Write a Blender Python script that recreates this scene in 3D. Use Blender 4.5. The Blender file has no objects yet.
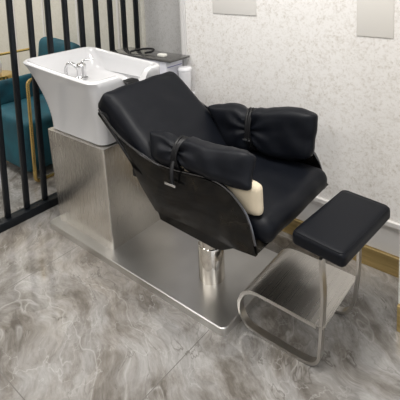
import bpy, bmesh, math, random
from mathutils import Vector, Matrix, noise
random.seed(4)
S = bpy.context.scene
COL = S.collection
PI = math.pi

# ------------------------------------------------------------------ camera
cam = bpy.data.cameras.new('camera')
camo = bpy.data.objects.new('camera', cam); COL.objects.link(camo)
Rw = Matrix(((0.7705, 0.6364, -0.0365), (-0.0484, 0.1155, 0.9921), (0.6356, -0.7627, 0.1198)))
q = Rw.transposed().to_quaternion(); q.normalize()
camo.matrix_world = Matrix.Translation((0, 0, 1.5)) @ q.to_matrix().to_4x4()
cam.sensor_width = 36; cam.lens = 444/400*36; cam.shift_y = -(200-14)/400
cam.clip_start = .05
S.camera = camo
# ------------------------------------------------------------------ world, lights, exposure
S.view_settings.view_transform = 'Standard'; S.view_settings.look = 'None'
S.view_settings.gamma = 1; S.view_settings.use_curve_mapping = False
S.view_settings.exposure = 0.42
W = bpy.data.worlds.new('world'); S.world = W; W.use_nodes = True
W.node_tree.nodes['Background'].inputs[0].default_value = (.93, .96, 1, 1)
W.node_tree.nodes['Background'].inputs[1].default_value = .75

def area(name, loc, sx, sy, power, color=(1, .97, .93), tgt=None):
    l = bpy.data.lights.new(name, 'AREA'); l.shape = 'RECTANGLE'; l.size = sx; l.size_y = sy
    l.energy = power; l.color = color
    o = bpy.data.objects.new(name, l); COL.objects.link(o); o.location = loc
    if tgt: o.rotation_euler = (Vector(tgt)-Vector(loc)).to_track_quat('-Z', 'Y').to_euler()
    return o
for lx, ly, pw in ((-.7, 1.0, 23), (-2.6, 1.0, 15), (-.9, -1.0, 14), (-2.8, -1.0, 14), (1.2, 0, 12), (-4.4, 1.2, 20)):
    area('ceiling_panel_light', (lx, ly, 2.68), .6, .6, pw, (1, .975, .945))
for lx, ly in ((-1.6, 1.5), (-.75, 1.5), (-4.6, 2.0), (-1.8, -.2)):
    l = bpy.data.lights.new('downlight', 'SPOT'); l.energy = 26; l.spot_size = 1.5; l.spot_blend = .8; l.shadow_soft_size = .05; l.color = (1, .97, .93)
    o = bpy.data.objects.new('downlight', l); COL.objects.link(o); o.location = (lx, ly, 2.66)

# ------------------------------------------------------------------ node helpers
def mat(name, base=(.5, .5, .5), rough=.5, metal=0, spec=.5, coat=0, sheen=0):
    m = bpy.data.materials.new(name); m.use_nodes = True
    b = m.node_tree.nodes['Principled BSDF']
    b.inputs['Base Color'].default_value = (*base, 1); b.inputs['Roughness'].default_value = rough
    b.inputs['Metallic'].default_value = metal; b.inputs['Specular IOR Level'].default_value = spec
    b.inputs['Coat Weight'].default_value = coat; b.inputs['Coat Roughness'].default_value = .05
    b.inputs['Sheen Weight'].default_value = sheen
    return m
class N:
    def __init__(s, m): s.t = m.node_tree; s.b = s.t.nodes['Principled BSDF']
    def n(s, typ, **k):
        x = s.t.nodes.new(typ)
        for a, v in k.items():
            if a.startswith('i_'):
                key = a[2:].replace('_', ' ')
                x.inputs[key].default_value = v
            else: setattr(x, a, v)
        return x
    def l(s, a, b): s.t.links.new(a, b)
    def coord(s, scale=(1, 1, 1), rot=(0, 0, 0), kind='Object'):
        c = s.n('ShaderNodeTexCoord'); m = s.n('ShaderNodeMapping')
        m.inputs['Scale'].default_value = scale; m.inputs['Rotation'].default_value = rot
        s.l(c.outputs[kind], m.inputs[0]); return m.outputs[0]
    def noise(s, vec, scale, detail=4, rough=.55, dist=0):
        x = s.n('ShaderNodeTexNoise'); x.inputs['Scale'].default_value = scale; x.inputs['Detail'].default_value = detail
        x.inputs['Roughness'].default_value = rough; x.inputs['Distortion'].default_value = dist
        s.l(vec, x.inputs['Vector']); return x.outputs['Fac']
    def ramp(s, fac, stops):
        r = s.n('ShaderNodeValToRGB'); e = r.color_ramp.elements
        while len(e) < len(stops): e.new(.5)
        for el, (p, c) in zip(e, stops):
            el.position = p; el.color = (*c, 1) if len(c) == 3 else c
        s.l(fac, r.inputs[0]); return r.outputs[0]
    def mix(s, fac, a, b, mode='MIX'):
        x = s.n('ShaderNodeMix', data_type='RGBA', blend_type=mode)
        for i, v in ((0, fac), (6, a), (7, b)):
            if hasattr(v, 'is_output'): s.l(v, x.inputs[i])
            else: x.inputs[i].default_value = v if i == 0 else (*v, 1)
        return x.outputs[2]
    def bump(s, h, st, d=.01):
        x = s.n('ShaderNodeBump'); x.inputs['Strength'].default_value = st; x.inputs['Distance'].default_value = d
        s.l(h, x.inputs['Height']); s.l(x.outputs[0], s.b.inputs['Normal'])

# ------------------------------------------------------------------ materials
def leather():
    m = mat('black_leather', (.0035, .0045, .0075), .47, spec=.2); k = N(m)
    v = k.coord()
    k.bump(k.noise(v, 420, 3), .12, .002)
    return m
LEATHER = leather()
def steel(name, base, rough, axis, amt=.06, metal=1):
    m = mat(name, base, rough, metal); k = N(m)
    sc = [1, 1, 1]; sc = {'x': (1.2, 420, 420), 'y': (420, 1.2, 420), 'z': (420, 420, 1.2)}[axis]
    f = k.noise(k.coord(sc), 1, 3)
    r = k.n('ShaderNodeMapRange'); r.inputs['To Min'].default_value = rough-amt; r.inputs['To Max'].default_value = rough+amt
    k.l(f, r.inputs[0]); k.l(r.outputs[0], k.b.inputs['Roughness']); k.b.inputs['Anisotropic'].default_value = .5 if axis != 'x' else 0
    big = k.noise(k.coord((3, 3, 3)), 1.4, 2)
    c = k.ramp(big, [(.3, tuple(x*.86 for x in base)), (.7, tuple(min(1, x*1.06) for x in base))])
    k.l(c, k.b.inputs['Base Color'])
    pass
    return m
STEEL_PED = steel('brushed_steel_warm', (.76, .73, .68), .27, 'z', .015)
STEEL_PLATE = steel('brushed_steel_plate', (.76, .75, .73), .38, 'x', .02)
STEEL_BAR = steel('satin_steel', (.62, .60, .57), .30, 'x')
STEEL_SHELF = steel('brushed_steel_shelf', (.72, .69, .65), .28, 'y', .03)
CHROME = mat('chrome', (.75, .75, .76), .07, 1)
CHROME_WARM = mat('polished_column_steel', (.72, .68, .62), .13, 1)
CERAMIC = mat('white_ceramic', (.70, .70, .71), .12, coat=.4)
def shellm():
    m = mat('gloss_black_shell', (.004, .004, .004), .09, spec=.28); k = N(m)
    f = k.noise(k.coord(), 9, 5, .6, 1.2)
    k.l(k.ramp(f, [(.42, (.003, .003, .003)), (.72, (.018, .015, .011))]), k.b.inputs['Base Color'])
    return m
SHELL = shellm()
RIM = mat('polished_dark_rim', (.16, .16, .17), .12, 1)
BLACK = mat('black_rubber', (.005, .005, .006), .45, spec=.3)
CREAM = mat('cream_fabric', (.72, .62, .46), .75)
FENCE = mat('matt_black_metal', (.004, .006, .009), .4, spec=.3)
GOLD = mat('brushed_gold', (.80, .58, .22), .24, 1)
def goldskirt():
    m = mat('gold_skirting_metal', (.5, .36, .14), .3, .85); k = N(m)
    k.l(k.ramp(k.noise(k.coord((2, 2, 30)), 2, 3), [(.3, (.46, .34, .14)), (.7, (.68, .52, .25))]), k.b.inputs['Base Color'])
    return m
GOLDSK = goldskirt()
def teal():
    m = mat('teal_velvet', (.004, .10, .15), .7, sheen=.15); k = N(m)
    k.l(k.ramp(k.noise(k.coord(), 7, 4), [(.3, (.001, .032, .05)), (.7, (.003, .085, .12))]), k.b.inputs['Base Color'])
    k.b.inputs['Sheen Tint'].default_value = (.1, .6, .75, 1)
    return m
TEAL = teal()
WHITE = mat('white_plastic', (.80, .80, .82), .3)
CABINET = mat('white_cabinet_lacquer', (.74, .74, .80), .3)
SMOKE = mat('smoked_glass_top', (.075, .073, .07), .1, coat=.3)
TRIM = mat('white_trim_paint', (.78, .76, .74), .4)
def wallpaper(name, a, b, c, amt=1.0):
    m = mat(name, a, .55); k = N(m)
    v = k.coord()
    big = k.noise(v, 2.2, 3)
    fine = k.noise(v, 85, 5, .7, .6)
    mid = k.noise(v, 30, 4, .65, .9)
    s = k.n('ShaderNodeMath', operation='MULTIPLY_ADD'); k.l(big, s.inputs[0]); s.inputs[1].default_value = .22; k.l(fine, s.inputs[2])
    s2 = k.n('ShaderNodeMath', operation='MULTIPLY_ADD'); k.l(mid, s2.inputs[0]); s2.inputs[1].default_value = .6; k.l(s.outputs[0], s2.inputs[2])
    dv = k.n('ShaderNodeMath', operation='DIVIDE'); k.l(s2.outputs[0], dv.inputs[0]); dv.inputs[1].default_value = 1.82
    col = k.ramp(dv.outputs[0], [(.47, a), (.56, b), (.68, c)])
    k.l(col, k.b.inputs['Base Color'])
    k.bump(fine, .08, .002)
    return m
PAPER = wallpaper('mottled_wallpaper', (.83, .815, .795), (.71, .685, .65), (.46, .42, .36))
PAPER2 = wallpaper('grey_leaf_wallpaper', (.62, .615, .61), (.52, .515, .50), (.40, .39, .37))
CREAMWALL = wallpaper('cream_wallpaper', (.72, .70, .63), (.66, .64, .56), (.60, .57, .48))
DADO = mat('pale_dado_paint', (.70, .685, .67), .3)
def marble():
    m = mat('polished_grey_marble', (.4, .39, .37), .085, spec=.55); k = N(m)
    v = k.coord(); vr = k.coord((1, 1, 1), (0, 0, .55))
    def warp(src, sc, amt, det=3):
        wn = k.n('ShaderNodeTexNoise'); wn.inputs['Scale'].default_value = sc; wn.inputs['Detail'].default_value = det; k.l(v, wn.inputs['Vector'])
        ad = k.n('ShaderNodeVectorMath', operation='MULTIPLY_ADD'); k.l(wn.outputs['Color'], ad.inputs[0]); ad.inputs[1].default_value = (amt, amt, 0); k.l(src, ad.inputs[2])
        return ad.outputs[0]
    def stretch(src, sc):
        st = k.n('ShaderNodeMapping'); st.inputs['Scale'].default_value = sc; k.l(src, st.inputs[0]); return st.outputs[0]
    w = warp(vr, 1.7, .45)
    sw = stretch(w, (1.15, 1.9, 1))
    # cloudy slabs: fairly flat plateaus with sharper edges
    base = k.ramp(k.noise(sw, 2.9, 8, .66), [(.38, (.145, .130, .113)), (.45, (.225, .209, .190)), (.51, (.290, .276, .260)), (.58, (.345, .335, .322))])
    warm = k.noise(stretch(v, (1, 1, 1)), 1.3, 4)
    base = k.mix(k.ramp(warm, [(.47, (0, 0, 0)), (.62, (.45, .45, .45))]), base, (.28, .25, .218))
    # brecciated fragments
    vo = k.n('ShaderNodeTexVoronoi'); vo.inputs['Scale'].default_value = 5.5; k.l(warp(sw, 4, .35, 5), vo.inputs['Vector'])
    sp = k.n('ShaderNodeSeparateColor'); k.l(vo.outputs['Color'], sp.inputs[0])
    base = k.mix(.45, base, k.ramp(sp.outputs[0], [(0, (.34, .335, .33)), (.5, (.5, .5, .5)), (1, (.62, .62, .615))]), 'OVERLAY')
    fine = k.noise(stretch(w, (1.5, 4, 1)), 15, 8, .7)
    base = k.mix(.65, base, k.ramp(fine, [(.35, (.39, .385, .38)), (.5, (.5, .5, .5)), (.65, (.60, .60, .60))]), 'OVERLAY')
    def vein(src, scale, det, width, col, base, msk, amt, off=0):
        f = k.noise(src, scale, det, .55)
        a = k.n('ShaderNodeMath', operation='SUBTRACT'); k.l(f, a.inputs[0]); a.inputs[1].default_value = .5+off
        b = k.n('ShaderNodeMath', operation='ABSOLUTE'); k.l(a.outputs[0], b.inputs[0])
        r = k.ramp(b.outputs[0], [(0, (1, 1, 1)), (width, (0, 0, 0))])
        g = k.ramp(k.noise(v, msk, 3), [(.44, (0, 0, 0)), (.58, (amt, amt, amt))])
        return k.mix(k.mix(1.0, r, g, 'MULTIPLY'), base, col)
    base = vein(sw, 1.5, 3, .006, (.50, .49, .47), base, 1.7, .5)
    base = vein(sw, 2.7, 4, .006, (.50, .49, .47), base, 2.9, .55, .04)
    base = vein(vr, 3.4, 5, .006, (.50, .49, .47), base, 2.1, .4, -.03)
    base = vein(sw, 2.1, 5, .009, (.12, .108, .095), base, 2.6, .8, -.05)
    base = vein(stretch(w, (1, 3, 1)), 4.5, 4, .010, (.13, .118, .105), base, 3.7, .7, .05)
    sep = k.n('ShaderNodeSeparateXYZ'); k.l(v, sep.inputs[0])
    def joint(o, off, sp, base, wd=.0034):
        a = k.n('ShaderNodeMath', operation='ADD'); k.l(o, a.inputs[0]); a.inputs[1].default_value = off+sp*20
        d = k.n('ShaderNodeMath', operation='MODULO'); k.l(a.outputs[0], d.inputs[0]); d.inputs[1].default_value = sp
        lt = k.n('ShaderNodeMath', operation='LESS_THAN'); k.l(d.outputs[0], lt.inputs[0]); lt.inputs[1].default_value = wd
        return k.mix(lt.outputs[0], base, (.17, .16, .148))
    base = joint(sep.outputs[0], 1.065, .9, base)
    base = joint(sep.outputs[1], -.635, 1.8, base)
    k.l(base, k.b.inputs['Base Color'])
    return m
MARBLE = marble()
CEIL = mat('ceiling_paint', (.8, .79, .77), .6)

# ------------------------------------------------------------------ mesh helpers
def finish(bm, smooth=True, angle=40):
    bmesh.ops.recalc_face_normals(bm, faces=bm.faces)
    for f in bm.faces: f.smooth = smooth
    for e in bm.edges:
        if len(e.link_faces) == 2 and e.calc_face_angle(0) > math.radians(angle): e.smooth = False
def obj(name, bm, m, parent=None, smooth=True, angle=40):
    finish(bm, smooth, angle)
    me = bpy.data.meshes.new(name); bm.to_mesh(me); bm.free(); me.materials.append(m)
    o = bpy.data.objects.new(name, me); COL.objects.link(o)
    if parent: o.parent = parent; o.matrix_parent_inverse = parent.matrix_world.inverted()
    return o
def thing(name, label, cat, loc=(0, 0, 0), group=None):
    o = bpy.data.objects.new(name, None); COL.objects.link(o); o.location = loc
    o.empty_display_size = .1
    o['label'] = label; o['category'] = cat
    if group: o['group'] = group
    bpy.context.view_layer.update()
    return o
def tag(o, label, cat, group=None):
    o['label'] = label; o['category'] = cat
    if group: o['group'] = group
    return o
def box(bm, x0, x1, y0, y1, z0, z1, bev=0, seg=2, M=None):
    r = bmesh.ops.create_cube(bm, size=1)
    vs = r['verts']
    for v in vs:
        v.co = Vector(((x0+x1)/2+v.co.x*(x1-x0), (y0+y1)/2+v.co.y*(y1-y0), (z0+z1)/2+v.co.z*(z1-z0)))
    if bev:
        es = {e for v in vs for e in v.link_edges}
        r2 = bmesh.ops.bevel(bm, geom=list(es), offset=bev, segments=seg, affect='EDGES', profile=.5)
        vs = list({v for f in r2['faces'] for v in f.verts} | {v for v in vs if v.is_valid})
    if M is not None:
        for v in vs: v.co = M @ v.co
    return vs
def B(*a, **k):
    bm = bmesh.new(); box(bm, *a, **k); return bm
def catmull(pts, n=6, closed=False):
    pts = [Vector(p) for p in pts]; out = []
    L = len(pts)
    rng = range(L) if closed else range(L-1)
    for i in rng:
        g = lambda j: pts[j % L] if closed else pts[max(0, min(L-1, j))]
        p0, p1, p2, p3 = g(i-1), g(i), g(i+1), g(i+2)
        for k in range(n):
            t = k/n
            out.append(.5*((2*p1)+(-p0+p2)*t+(2*p0-5*p1+4*p2-p3)*t*t+(-p0+3*p1-3*p2+p3)*t**3))
    if not closed: out.append(pts[-1])
    return out
def sweep(bm, pts, rx, ry=None, sides=10, closed=False, up=Vector((0, 0, 1)), square=False):
    """sweep an ellipse (or rectangle) along pts; rx along side axis, ry along 'up'-ish axis"""
    ry = ry or rx; rings = []; n = len(pts)
    for i, p in enumerate(pts):
        a = pts[(i-1) % n] if (closed or i > 0) else pts[i]; b = pts[(i+1) % n] if (closed or i < n-1) else pts[i]
        t = (b-a).normalized(); s = t.cross(up)
        if s.length < 1e-3: s = t.cross(Vector((1, 0, 0)))
        s.normalize(); u = s.cross(t).normalized()
        ring = []
        prof = ([(1, 1), (-1, 1), (-1, -1), (1, -1)] if square else [(math.cos(2*PI*k/sides), math.sin(2*PI*k/sides)) for k in range(sides)])
        for cx, cy in prof: ring.append(bm.verts.new(p+s*cx*rx+u*cy*ry))
        rings.append(ring)
    m = len(rings[0])
    for i in range(n if closed else n-1):
        A, C = rings[i], rings[(i+1) % n]
        for k in range(m): bm.faces.new((A[k], A[(k+1) % m], C[(k+1) % m], C[k]))
    if not closed: bm.faces.new(rings[0]); bm.faces.new(rings[-1])
    return bm
def tube(pts, r, sides=10, closed=False, n=6, ry=None, up=Vector((0, 0, 1)), square=False, smoothp=True):
    bm = bmesh.new()
    P = catmull(pts, n, closed) if smoothp else [Vector(p) for p in pts]
    return sweep(bm, P, r, ry, sides, closed, up, square)
def lathe(bm, prof, seg=24, M=Matrix.Identity(4)):
    rings = []
    for r, z in prof:
        rings.append([bm.verts.new(M @ Vector((r*math.cos(2*PI*k/seg), r*math.sin(2*PI*k/seg), z))) for k in range(seg)])
    for A, C in zip(rings, rings[1:]):
        for k in range(seg): bm.faces.new((A[k], A[(k+1) % seg], C[(k+1) % seg], C[k]))
    bm.faces.new(rings[0][::-1]); bm.faces.new(rings[-1])
    return bm
def cushion(hx, hy, hz, M, rad=.04, puff=.15, wr=.004, wscale=7, res=22, seed=0, sq=0, pinch=None, deform=None):
    """soft cushion: rounded box with puffed faces, wrinkles and (optional) pinch"""
    bm = bmesh.new()
    bmesh.ops.create_cube(bm, size=2)
    bmesh.ops.subdivide_edges(bm, edges=bm.edges[:], cuts=res, use_grid_fill=True)
    for v in bm.verts:
        c = v.co.copy()
        p = Vector((c.x*hx, c.y*hy, c.z*hz))
        r = min(rad, hx, hy, hz)
        core = Vector((max(-hx+r, min(hx-r, p.x)), max(-hy+r, min(hy-r, p.y)), max(-hz+r, min(hz-r, p.z))))
        d = p-core
        if d.length > 1e-6: p = core+d.normalized()*r
        ux, uy = p.x/hx, p.y/hy
        p.z *= 1+puff*(1-ux**4)*(1-uy**4)-sq*(ux**6+uy**6)*.5
        if pinch:
            px, w, a = pinch
            g = math.exp(-((p.x-px)/w)**2)
            p.y *= 1-a*g; p.z *= 1-a*1.1*g
            # radiating folds near the pinch
            dx = p.x-px; an = math.atan2(p.y, abs(dx)+.01)
            p.z += .0065*math.sin(an*9+seed)*math.exp(-(abs(dx)/.10)**2)*min(1, abs(dx)/.02)*(1 if p.z > 0 else -1)
        nn = noise.noise(Vector((p.x*wscale+seed*3.1, p.y*wscale*1.6, p.z*wscale+seed)))
        n2 = noise.noise(Vector((p.x*wscale*2.7+seed, p.y*wscale*2.2, p.z*3+seed*2)))
        nd = (c.normalized())
        p += nd*(nn*wr+n2*wr*.5)
        if deform: p = deform(p)
        v.co = M @ p
    return bm
def place(loc, rx=0, ry=0, rz=0):
    return Matrix.Translation(loc) @ Matrix.Rotation(rz, 4, 'Z') @ Matrix.Rotation(ry, 4, 'Y') @ Matrix.Rotation(rx, 4, 'X')
def struct(name, bm, m, **k):
    o = obj(name, bm, m, smooth=False, **k); o['kind'] = 'structure'; return o

# ------------------------------------------------------------------ room
struct('floor', B(-5.5, 2.4, -3.0, 2.6, -.1, 0), MARBLE)
struct('ceiling', B(-5.5, 2.4, -3.0, 2.6, 2.7, 2.8), CEIL)
struct('wall_right', B(-1.83, .6, 2.04, 2.6, 0, 2.7), PAPER)
struct('wall_recess', B(-2.44, -1.83, 2.28, 2.6, 0, 2.7), PAPER2)
struct('wall_lounge', B(-5.5, -2.44, 2.28, 2.6, 0, 2.7), CREAMWALL)
struct('wall_back', B(-5.7, -5.5, -3.0, 2.6, 0, 2.7), CREAMWALL)
struct('wall_left', B(-5.5, 2.4, -3.2, -3.0, 0, 2.7), mat('salon_side_wall', (.66, .65, .63), .6))
struct('wall_pier', B(-.462, .6, 1.728, 2.04, 0, 2.7), PAPER)
# vertical corner mouldings and cream post by the screen
bm = bmesh.new(); box(bm, -1.855, -1.815, 2.030, 2.04, 0, 2.7, .003); box(bm, -1.845, -1.826, 2.024, 2.032, 0, 2.7, .003)
struct('trim_1', bm, mat('pale_grey_trim', (.66, .65, .64), .5))
struct('trim_2', B(-2.53, -2.44, 2.245, 2.28, 0, 2.7, bev=.006), CREAMWALL)
# dado moulding and the pale panel under it
bm = bmesh.new(); box(bm, -1.80, -.462, 2.022, 2.04, .236, .262, .004); box(bm, -1.80, -.462, 2.03, 2.04, .222, .236, .002)
struct('trim_3', bm, TRIM)
struct('trim_4', B(-1.83, -.462, 2.034, 2.04, .097, .222), DADO)
struct('baseboard_right', B(-1.83, -.462, 2.02, 2.04, 0, .095, bev=.002), GOLDSK)
struct('baseboard_pier', B(-.462, .6, 1.708, 1.728, 0, .11, bev=.002), GOLDSK)
struct('baseboard_lounge', B(-5.5, -2.48, 2.265, 2.28, 0, .095), GOLDSK)
# vertical seams of the cream panels behind the screen
bm = bmesh.new()
for x in (-2.75, -3.3, -3.85, -4.4, -4.95): box(bm, x-.012, x+.012, 2.272, 2.28, .1, 2.7, .002)
struct('trim_5', bm, TRIM)

# two thin pale beige rectangles flat on the wallpapered wall, nature undetermined
tag(obj('wall_rectangle', B(-1.60, -1.30, 2.036, 2.0395, 1.19, 1.75, bev=.001), mat('matt_pale_beige', (.78, .76, .725), .9)),
    'thin pale beige rectangle on the wallpapered wall above the chair, left of the two', 'wall panel', 'beige rectangles on the wall')
tag(obj('wall_rectangle', B(-.75, -.585, 2.036, 2.0395, 1.125, 1.75, bev=.001), mat('matt_pale_beige', (.77, .75, .71), .9)),
    'narrow pale beige rectangle high on the wallpapered wall by the right edge', 'wall panel', 'beige rectangles on the wall')

# ------------------------------------------------------------------ slatted screen
scr = thing('partition_screen', 'black slatted metal floor-to-ceiling screen between wash station and lounge', 'screen', (-2.39, 1.1, 0))
obj('bottom_rail', B(-2.485, -2.42, .55, 2.245, 0, .05, bev=.003), FENCE, scr, angle=30)
obj('top_rail', B(-2.485, -2.42, .55, 2.245, 2.63, 2.7, bev=.003), FENCE, scr, angle=30)
for k in range(-5, 9):
    y = 1.250+.1202*k
    obj('slat', B(-2.477, -2.445, y-.0155, y+.0155, .05, 2.63, bev=.007, seg=2), FENCE, scr, angle=30)
for y in (1.08, 1.31, 1.54):
    bm = bmesh.new(); lathe(bm, [(.006, 0), (.006, .002), (.004, .0035)], 10, place((-2.45, y, .05)))
    obj('screw', bm, BLACK, scr)

# ------------------------------------------------------------------ lounge behind the screen
ac = thing('armchair', 'teal velvet armchair with gold tube frame seen through the black screen', 'armchair', (-3.15, 1.75, 0))
obj('seat', cushion(.29, .29, .185, place((-3.13, 1.77, .24)), .035, .05, .002), TEAL, ac)
def shear_back(p):
    return Vector((p.x, p.y, p.z))
obj('backrest', cushion(.27, .055, .22, place((-3.30, 2.06, .645), rx=-.10, ry=.06), .05, .08, .003), TEAL, ac)
obj('side_panel', cushion(.035, .27, .10, place((-3.46, 1.79, .5)), .03, .05, .002), TEAL, ac)
def gold_loop(x, y0, y1, z0, z1, r=.0105, rc=.05):
    pts = []
    for cx, cy, a0 in ((y1-rc, z1-rc, 0), (y0+rc, z1-rc, 90), (y0+rc, z0+rc, 180), (y1-rc, z0+rc, 270)):
        for k in range(5):
            a = math.radians(a0+k*22.5); pts.append(Vector((x, cx+rc*math.cos(a), cy+rc*math.sin(a))))
    return tube(pts, r, 8, True, smoothp=False, up=Vector((1, 0, 0)))
obj('arm_frame', gold_loop(-2.79, 1.495, 1.69, .012, .735, .0125, .035), GOLD, ac)
obj('arm_frame', gold_loop(-3.53, 1.60, 1.98, .012, .80, .0115, .03), GOLD, ac)
st = thing('side_table', 'gold fluted drum side table at the far left behind the screen', 'table', (-3.9, 1.80, 0))
bm = bmesh.new()
seg = 48; rings = []
for z in (.0, .54):
    rings.append([bm.verts.new((-3.9+(.13+.006*(k % 2))*math.cos(2*PI*k/seg), 1.80+(.13+.006*(k % 2))*math.sin(2*PI*k/seg), z)) for k in range(seg)])
for k in range(seg): bm.faces.new((rings[0][k], rings[0][(k+1) % seg], rings[1][(k+1) % seg], rings[1][k]))
bm.faces.new(rings[1]); bm.faces.new(rings[0])
obj('fluted_drum', bm, GOLD, st, smooth=False)
bm = bmesh.new(); lathe(bm, [(.14, .54), (.145, .545), (.145, .555), (.14, .56)], 32, place((-3.9, 1.80, 0))); obj('table_top', bm, GOLD, st)
bm = bmesh.new(); lathe(bm, [(.03, .56), (.045, .58), (.05, .64), (.04, .68), (.03, .69)], 20, place((-3.88, 1.80, 0)))
tag(obj('jar', bm, WHITE), 'small white jar standing on the gold drum table', 'jar')

# ------------------------------------------------------------------ cabinet between basin and wall
cb = thing('trolley_cabinet', 'white cabinet with smoked glass top between the basin and the wall', 'cabinet', (-2.06, 1.93, 0))
obj('body', B(-2.33, -1.83, 1.86, 2.01, .02, .905, bev=.004), CABINET, cb, angle=30)
obj('top', B(-2.35, -1.785, 1.85, 2.03, .905, .918, bev=.003), SMOKE, cb, angle=30)
obj('door_gap', B(-1.83, -1.8285, 1.87, 2.0, .865, .869), mat('blue_line', (.12, .13, .35), .4), cb)
for sx in (-2.28, -1.86):
    bm = bmesh.new(); box(bm, sx-.02, sx+.02, 1.88, 1.98, 0, .02); obj('foot', bm, BLACK, cb)
hose = tube([(-2.17, 1.875, .927), (-2.15, 1.905, .935), (-2.10, 1.935, .945), (-2.04, 1.945, .95), (-2.005, 1.935, .948), (-2.01, 1.915, .938), (-2.05, 1.90, .93)], .007, 10)
tag(obj('hose', hose, BLACK), 'black looped hose lying on the smoked glass cabinet top', 'hose')
tag(obj('soap_block', B(-1.94, -1.885, 1.895, 1.935, .9185, .937, bev=.006), mat('milky_block', (.72, .71, .66), .35)), 'small milky white block on the smoked glass cabinet top', 'block')
hd = thing('wall_holder', 'white ring holder beside the glass-topped cabinet', 'holder', (-1.775, 2.0, .67))
bm = bmesh.new(); M = place((-1.775, 1.965, -.03))
lathe(bm, [(.030, .690), (.044, .692), (.047, .70), (.047, .716), (.044, .72), (.036, .72), (.034, .705)], 28, M)
obj('ring', bm, WHITE, hd)
obj('bracket', B(-1.79, -1.76, 2.0, 2.039, .66, .69, bev=.004), WHITE, hd)
cn = thing('canister', 'tapered white plastic canister standing in the white ring holder', 'canister', (-1.775, 1.965, .675))
bm = bmesh.new(); lathe(bm, [(.026, .708), (.030, .712), (.040, .855), (.041, .862), (.038, .868), (.036, .868)], 28, M); obj('body', bm, WHITE, cn)
bm = bmesh.new(); lathe(bm, [(.040, .869), (.044, .871), (.044, .882), (.040, .888), (.01, .889)], 28, M); obj('lid', bm, WHITE, cn)

# ------------------------------------------------------------------ shampoo chair unit
ch = thing('shampoo_chair', 'reclining black leather salon wash chair with glossy shell on steel base plate', 'salon chair', (-1.22, 1.5, 0))
# base plate with rounded corners
def rrect(x0, x1, y0, y1, r, n=6):
    P = []
    for cx, cy, a0 in ((x1-r, y1-r, 0), (x0+r, y1-r, 90), (x0+r, y0+r, 180), (x1-r, y0+r, 270)):
        for k in range(n+1):
            a = math.radians(a0+90*k/n); P.append((cx+r*math.cos(a), cy+r*math.sin(a)))
    return P
def prism(bm, P, z0, z1, bev=0):
    top = []
    rings = [[(x, y, z0) for x, y in P], [(x, y, z1-bev) for x, y in P]]
    if bev:
        cx = sum(p[0] for p in P)/len(P); cy = sum(p[1] for p in P)/len(P)
        rings.append([(x-bev*(1 if x > cx else -1), y-bev*(1 if y > cy else -1), z1) for x, y in P])
    R = [[bm.verts.new(c) for c in r] for r in rings]
    n = len(P)
    for a, b in zip(R, R[1:]):
        for k in range(n): bm.faces.new((a[k], a[(k+1) % n], b[(k+1) % n], b[k]))
    bm.faces.new(R[0]); bm.faces.new(R[-1])
    return bm
obj('base_plate', prism(bmesh.new(), rrect(-2.25, -.988, 1.262, 1.80, .025), 0, .036, .003), STEEL_PLATE, ch, angle=25)
# pedestal: tapered steel box
bm = bmesh.new()
bot = rrect(-2.215, -1.735, 1.315, 1.765, .012, 3); top = rrect(-2.258, -1.752, 1.305, 1.80, .012, 3)
R0 = [bm.verts.new((x, y, .036)) for x, y in bot]; R1 = [bm.verts.new((x, y, .575)) for x, y in top]
for k in range(len(bot)): bm.faces.new((R0[k], R0[(k+1) % len(bot)], R1[(k+1) % len(bot)], R1[k]))
bm.faces.new(R0); bm.faces.new(R1)
obj('pedestal', bm, STEEL_PED, ch, angle=25)
# column
bm = bmesh.new(); M = place((-1.215, 1.475, 0))
lathe(bm, [(.061, .0365), (.060, .20), (.058, .203), (.055, .206), (.055, .40)], 36, M)
obj('column', bm, CHROME_WARM, ch)

YN, YF = 1.25, 1.85
# side shells
top_c = catmull([(-1.52, 0, .690), (-1.414, 0, .662), (-1.292, 0, .645), (-1.178, 0, .648), (-1.047, 0, .662), (-.965, 0, .653), (-.915, 0, .626), (-.866, 0, .578), (-.838, 0, .512), (-.822, 0, .432)], 6)
bot_c = [(-1.52, .690), (-1.475, .60), (-1.42, .52), (-1.325, .430), (-1.22, .433), (-1.1, .437), (-1.0, .432), (-.913, .424), (-.822, .430)]
def interp(C, x):
    x = max(C[0][0], min(C[-1][0], x))
    for (a, za), (b, zb) in zip(C, C[1:]):
        if a <= x <= b: return za+(zb-za)*(x-a)/(b-a+1e-9)
    return C[-1][1]
def side_shell(y, sgn):
    bm = bmesh.new(); nz = 8; cols = []
    xs = [-1.52+(-.822+1.52)*k/44 for k in range(45)]
    tc = [(p.x, p.z) for p in top_c]
    for side in (0, 1):
        g = []
        for x in xs:
            zt = interp(tc, x); zb = min(interp(bot_c, x), zt-.002); c = []
            for j in range(nz+1):
                t = j/nz; z = zb+(zt-zb)*t
                u = (x+1.52)/.7
                bulge = .022*math.sin(PI*max(0, min(1, u)))*math.sin(PI*min(1, t*.8+.1))
                yy = y-sgn*(bulge)+(sgn*.014 if side else 0)
                c.append(bm.verts.new((x, yy, z)))
            g.append(c)
        cols.append(g)
    n = len(xs)
    for g in cols:
        for i in range(n-1):
            for j in range(nz): bm.faces.new((g[i][j], g[i+1][j], g[i+1][j+1], g[i][j+1]))
    a, b = cols
    for i in range(n-1):
        bm.faces.new((a[i][0], a[i+1][0], b[i+1][0], b[i][0])); bm.faces.new((a[i][nz], a[i+1][nz], b[i+1][nz], b[i][nz]))
    for j in range(nz):
        bm.faces.new((a[0][j], a[0][j+1], b[0][j+1], b[0][j])); bm.faces.new((a[-1][j], a[-1][j+1], b[-1][j+1], b[-1][j]))
    return bm
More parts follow.
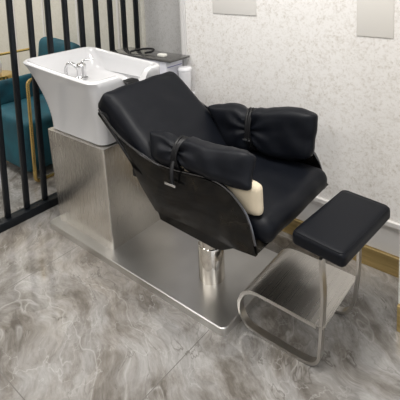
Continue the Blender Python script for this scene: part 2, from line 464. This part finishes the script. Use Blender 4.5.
for y, s in ((YN, 1), (YF, -1)):
    obj('side_shell', side_shell(y, s), SHELL, ch, angle=50)
    rim = [(-1.715, y+s*.02, .805), (-1.62, y+s*.012, .742), (-1.52, y+s*.007, .694)]+[(p.x, y+s*.007, p.z) for p in top_c[6::5]]
    obj('shell_rim', tube(rim, .006, 8, n=3), RIM, ch)
    for k, (xb, zb, dy) in enumerate([(-1.455, .575, .00), (-1.475, .61, .03), (-1.495, .64, .06), (-1.43, .56, .09)]):
        obj('strut', tube([(-1.705+.01*k, y+s*.02, .795), (-1.60+.004*k, y+s*(.02+dy*.5), .69), (xb, y+s*(.01+dy), zb)], .0055, 8, n=4), BLACK, ch)
    obj('strut_clamp', B(-1.475, -1.425, min(y, y+s*.04), max(y, y+s*.04), .545, .585, bev=.008), BLACK, ch)
# hull under the seat
bm = bmesh.new()
prof = [(-1.332, .44), (-1.312, .392), (-1.02, .378), (-.985, .383), (-.913, .424), (-.822, .434), (-.805, .455), (-.83, .475), (-1.34, .475)]
A = [bm.verts.new((x, YN+.006, z)) for x, z in prof]; C = [bm.verts.new((x, YF-.006, z)) for x, z in prof]
bm.faces.new(A); bm.faces.new(C)
for k in range(len(prof)): bm.faces.new((A[k], A[(k+1) % len(prof)], C[(k+1) % len(prof)], C[k]))
obj('seat_pan', bm, SHELL, ch, angle=30)
# back pan behind backrest
bang = math.atan2(.34, .43)
bc = Vector((-1.50, 1.535, .665))
Mb = place(bc, ry=bang)
bm = bmesh.new(); box(bm, -.27, .24, -.245, .245, -.085, -.06, .01, M=Mb); obj('back_pan', bm, SHELL, ch, angle=30)
# cushions
obj('backrest', cushion(.305, .258, .067, Mb, .045, .10, .008, 6, 26, seed=2), LEATHER, ch)
obj('seat_cushion', cushion(.27, .272, .052, place((-1.055, 1.55, .505), ry=.03), .05, .14, .006, 6, 26, seed=5), LEATHER, ch)
# armrests: cream lining with strapped black pillow
for y, s in ((YN, 1), (YF, -1)):
    obj('armrest_lining', cushion(.215 if s > 0 else .15, .026, .064 if s > 0 else .05, place((-1.045 if s > 0 else -1.0, y+s*.062, .608 if s > 0 else .645), ry=-.03), .03, .08, .006, 9, 14, seed=8), CREAM, ch)['label'] = 'cream inner armrest pad'
PF = .8
def pillow(c, hx, hy, hz, rx, ry, rz, seed, px, taper=0, skew=0, flare=.1):
    M = place(c, rz=rz, ry=ry) @ Matrix.Rotation(rx, 4, 'X')
    def corner(p):
        u, w = abs(p.x)/hx, abs(p.y)/hy
        p.y *= 1+.04*u**3+flare*(p.x/hx)
        p.x *= 1-.05*(1-min(1, w)**2)*u**4
        p.z *= 1-.25*u**6
        f = min(1, u)**5*min(1, w)**5; p.x *= 1-.09*f; p.y *= 1-.20*f
        v = p.y/hy
        p.x = p.x*(1+taper*v)-skew*v
        return p
    p = obj('armrest_pillow', cushion(hx, hy, hz, M, min(hz, .03), PF, .016, 7, 30, seed=seed, pinch=(px, .04, .26), deform=corner), LEATHER, ch)
    for k in (-1, 0, 1):
        pts = []
        for i in range(24):
            a = 2*PI*i/24
            pts.append(M @ Vector((px+.013*k+.004*math.sin(a*2+k), (hy*.80+.008)*math.cos(a), (hz*1.25+.014)*math.sin(a))))
        obj('strap', tube(pts, .0062, 6, True, smoothp=False, up=Vector((1, 0, 0))), BLACK, p)
    return p, M
pn, Mn = pillow(Vector((-1.125, 1.305, .705)), .275, .070, .031, math.radians(62), math.radians(-2), 0, 3, -.085, .03, .02)
pf, Mf = pillow(Vector((-1.108, 1.762, .676)), .290, .113, .033, math.radians(82), math.radians(-6.5), 0, 11, -.045, .16, .02, .02)
# hanging strap end with metal tag on near pillow
obj('strap_end', tube([(-1.215, 1.262, .70), (-1.205, 1.232, .67), (-1.195, 1.218, .64), (-1.188, 1.214, .605)], .008, 8, n=4, ry=.004), BLACK, pn)
obj('strap_tag', B(-1.225, -1.165, 1.204, 1.210, .604, .614, bev=.001), CHROME, pn)
obj('strap_tag', B(-1.175, -1.135, 1.695, 1.701, .632, .640, bev=.001), CHROME, pf)

# ------------------------------------------------------------------ basin
bs = thing('wash_basin', 'white ceramic shampoo basin with neck notch on the steel pedestal', 'basin', (-2.0, 1.55, .576))
NR = 128
def ring(x0, x1, y0, y1, r):
    P = []; per = NR//4
    for cx, cy, a0, (ex, ey) in ((x1-r, y1-r, 0, (-1, 0)), (x0+r, y1-r, 90, (0, -1)), (x0+r, y0+r, 180, (1, 0)), (x1-r, y0+r, 270, (0, 1))):
        na = per//3
        for k in range(na):
            a = math.radians(a0+90*k/(na-1)); P.append((cx+r*math.cos(a), cy+r*math.sin(a)))
        L = (x1-x0-2*r) if ex else (y1-y0-2*r)
        nb = per-na
        sx, sy = P[-1]
        for k in range(1, nb+1): P.append((sx+ex*L*k/(nb+1), sy+ey*L*k/(nb+1)))
    return P
def zr(x, y, z, hi):
    # gentle wave of the rim + notch at the front
    if hi > 0:
        z += hi*(.034*max(0, (-1.75-x)/.615)**1.3)
    c = 1.545
    d = abs(y-c)
    if x > -1.90:
        if d < .05: lim = .835
        elif d < .105: lim = .835+(d-.05)/.055*.09
        else: lim = 9
        z = min(z, lim)
    return z
bm = bmesh.new(); rings = []
def add(x0, x1, y0, y1, r, z, hi=0): rings.append([bm.verts.new((x, y, zr(x, y, z, hi))) for x, y in ring(x0, x1, y0, y1, r)])
outer = []
for k in range(13):
    t = k/12
    fl = t**1.9
    z = .577+.338*t
    outer.append((-2.258-.176*fl, -1.772+.020*fl, 1.325-.057*fl, 1.775-.01*fl, .05+.01*fl, z))
add(-2.240, -1.79, 1.345, 1.755, .04, .5765)
add(-2.256, -1.778, 1.331, 1.769, .05, .579)
for o in outer[:-1]: add(*o[:5], o[5]+.004, ((o[5]-.577)/.338)**2)
add(-2.435, -1.750, 1.264, 1.765, .06, .915, 1)
add(-2.433, -1.753, 1.271, 1.762, .06, .922, 1)
add(-2.425, -1.762, 1.278, 1.755, .055, .926, 1)
add(-2.414, -1.782, 1.287, 1.746, .055, .924, 1)
add(-2.406, -1.790, 1.292, 1.741, .055, .915, 1)
add(-2.36, -1.798, 1.302, 1.735, .06, .89, .6)
add(-2.335, -1.81, 1.318, 1.73, .07, .855)
add(-2.30, -1.83, 1.34, 1.72, .075, .835)
add(-2.10, -1.85, 1.37, 1.735, .08, .825)
add(-2.06, -1.87, 1.39, 1.72, .08, .79)
add(-2.04, -1.89, 1.41, 1.70, .07, .70)
add(-2.00, -1.92, 1.46, 1.65, .035, .675)
for a, b in zip(rings, rings[1:]):
    for k in range(NR): bm.faces.new((a[k], a[(k+1) % NR], b[(k+1) % NR], b[k]))
bm.faces.new(rings[0]); bm.faces.new(rings[-1])
obj('bowl', bm, CERAMIC, bs, angle=60)
obj('neck_rest', cushion(.035, .05, .02, place((-1.80, 1.545, .856)), .02, .1, .001, res=8), BLACK, bs)
# faucet
fx, fy, fz = 0, 0, 0
FM = Matrix.Translation((-2.19, 1.515, .833)) @ Matrix.Scale(1.22, 4)
def fob(name, bm, m, par):
    bmesh.ops.transform(bm, matrix=FM, verts=bm.verts[:]); return obj(name, bm, m, par)
fc = bmesh.new(); M = place((fx, fy, fz))
lathe(fc, [(.030, 0), (.031, .006), (.026, .009), (.0225, .012), (.0225, .05), (.024, .053), (.024, .066), (.018, .074), (.005, .077)], 28, M)
fo = fob('faucet', fc, CHROME, bs)
fob('spout', tube([(fx-.005, fy-.01, fz+.045), (fx-.035, fy-.03, fz+.075), (fx-.06, fy-.042, fz+.06), (fx-.062, fy-.045, fz+.015), (fx-.05, fy-.045, fz+.003)], .0085, 12), CHROME, fo)
fob('lever', tube([(fx, fy, fz+.074), (fx+.012, fy+.012, fz+.088), (fx+.045, fy+.04, fz+.094)], .007, 10, ry=.0045), CHROME, fo)
sp = bmesh.new()
sweep(sp, catmull([(fx-.17, fy-.075, fz+.014), (fx-.13, fy-.07, fz+.016), (fx-.08, fy-.06, fz+.014)], 5), .011, sides=12)
so = fob('spray_handle', sp, CHROME, bs)
bm = bmesh.new(); lathe(bm, [(.016, -.012), (.021, -.008), (.022, .008), (.014, .014)], 20, place((fx-.185, fy-.078, fz+.014), ry=1.2)); fob('spray_head', bm, CHROME, so)

# ------------------------------------------------------------------ leg-rest stool
so = thing('footrest_stool', 'small black leather leg-rest stool on a curved steel frame before the chair', 'stool', (-.70, 1.55, 0))
def loopbar2(y, dx=0):
    # flat bar: width along y, thin in the loop plane
    P = catmull([(x+dx*max(0, min(1, (z-.02)/.1))*(x > -.8), y, z+.0065) for x, z in [(-.605, .438), (-.598, .30), (-.604, .17), (-.618, .075), (-.632, .035), (-.662, .008), (-.72, 0), (-.82, 0), (-.90, .003), (-.945, .014), (-.973, .050), (-.978, .092), (-.957, .140), (-.922, .166), (-.88, .172), (-.80, .172), (-.70, .170), (-.622, .168)]], 5)
    bm = bmesh.new(); R = []
    for i, p in enumerate(P):
        a = P[max(0, i-1)]; b = P[min(len(P)-1, i+1)]; t = (b-a).normalized(); nrm = Vector((-t.z, 0, t.x))
        R.append([bm.verts.new(p+nrm*sx*.0055+Vector((0, sy*.015, 0))) for sx, sy in ((1, 1), (-1, 1), (-1, -1), (1, -1))])
    for a, b in zip(R, R[1:]):
        for k in range(4): bm.faces.new((a[k], a[(k+1) % 4], b[(k+1) % 4], b[k]))
    bm.faces.new(R[0]); bm.faces.new(R[-1])
    return bm
for y, dx in ((1.368, -.018), (1.665, 0)): obj('loop_leg', loopbar2(y, dx), STEEL_BAR, so, angle=35)
# shelf sheet spanning the loops
P = catmull([(-.983, 0, .100), (-.961, 0, .150), (-.924, 0, .1765), (-.88, 0, .1835), (-.80, 0, .1835), (-.70, 0, .1815), (-.61, 0, .1795)], 5)
bm = bmesh.new(); R = []
for i, p in enumerate(P):
    a = P[max(0, i-1)]; b = P[min(len(P)-1, i+1)]; t = (b-a).normalized(); nrm = Vector((-t.z, 0, t.x))
    R.append([bm.verts.new(Vector((p.x, y, p.z))+nrm*h) for y, h in ((1.353, 0.001), (1.680, 0.001), (1.680, .004), (1.353, .004))])
for a, b in zip(R, R[1:]):
    for k in range(4): bm.faces.new((a[k], a[(k+1) % 4], b[(k+1) % 4], b[k]))
bm.faces.new(R[0]); bm.faces.new(R[-1])
obj('shelf', bm, STEEL_SHELF, so, angle=35)
Mp = place((-.622, 1.56, .472), rz=math.radians(-5), ry=math.radians(1))
def wedge(p):
    return p
pad = obj('seat_pad', cushion(.105, .203, .028, Mp, .018, .06, .0006, 3, 22, seed=1), LEATHER, so)
# seam piping round the top edge
pts = []
for x, y in rrect(-.098, .098, -.196, .196, .02, 4): pts.append(Mp @ Vector((x, y, .0255)))
obj('piping', tube(pts, .0016, 6, True, smoothp=False), LEATHER, pad)
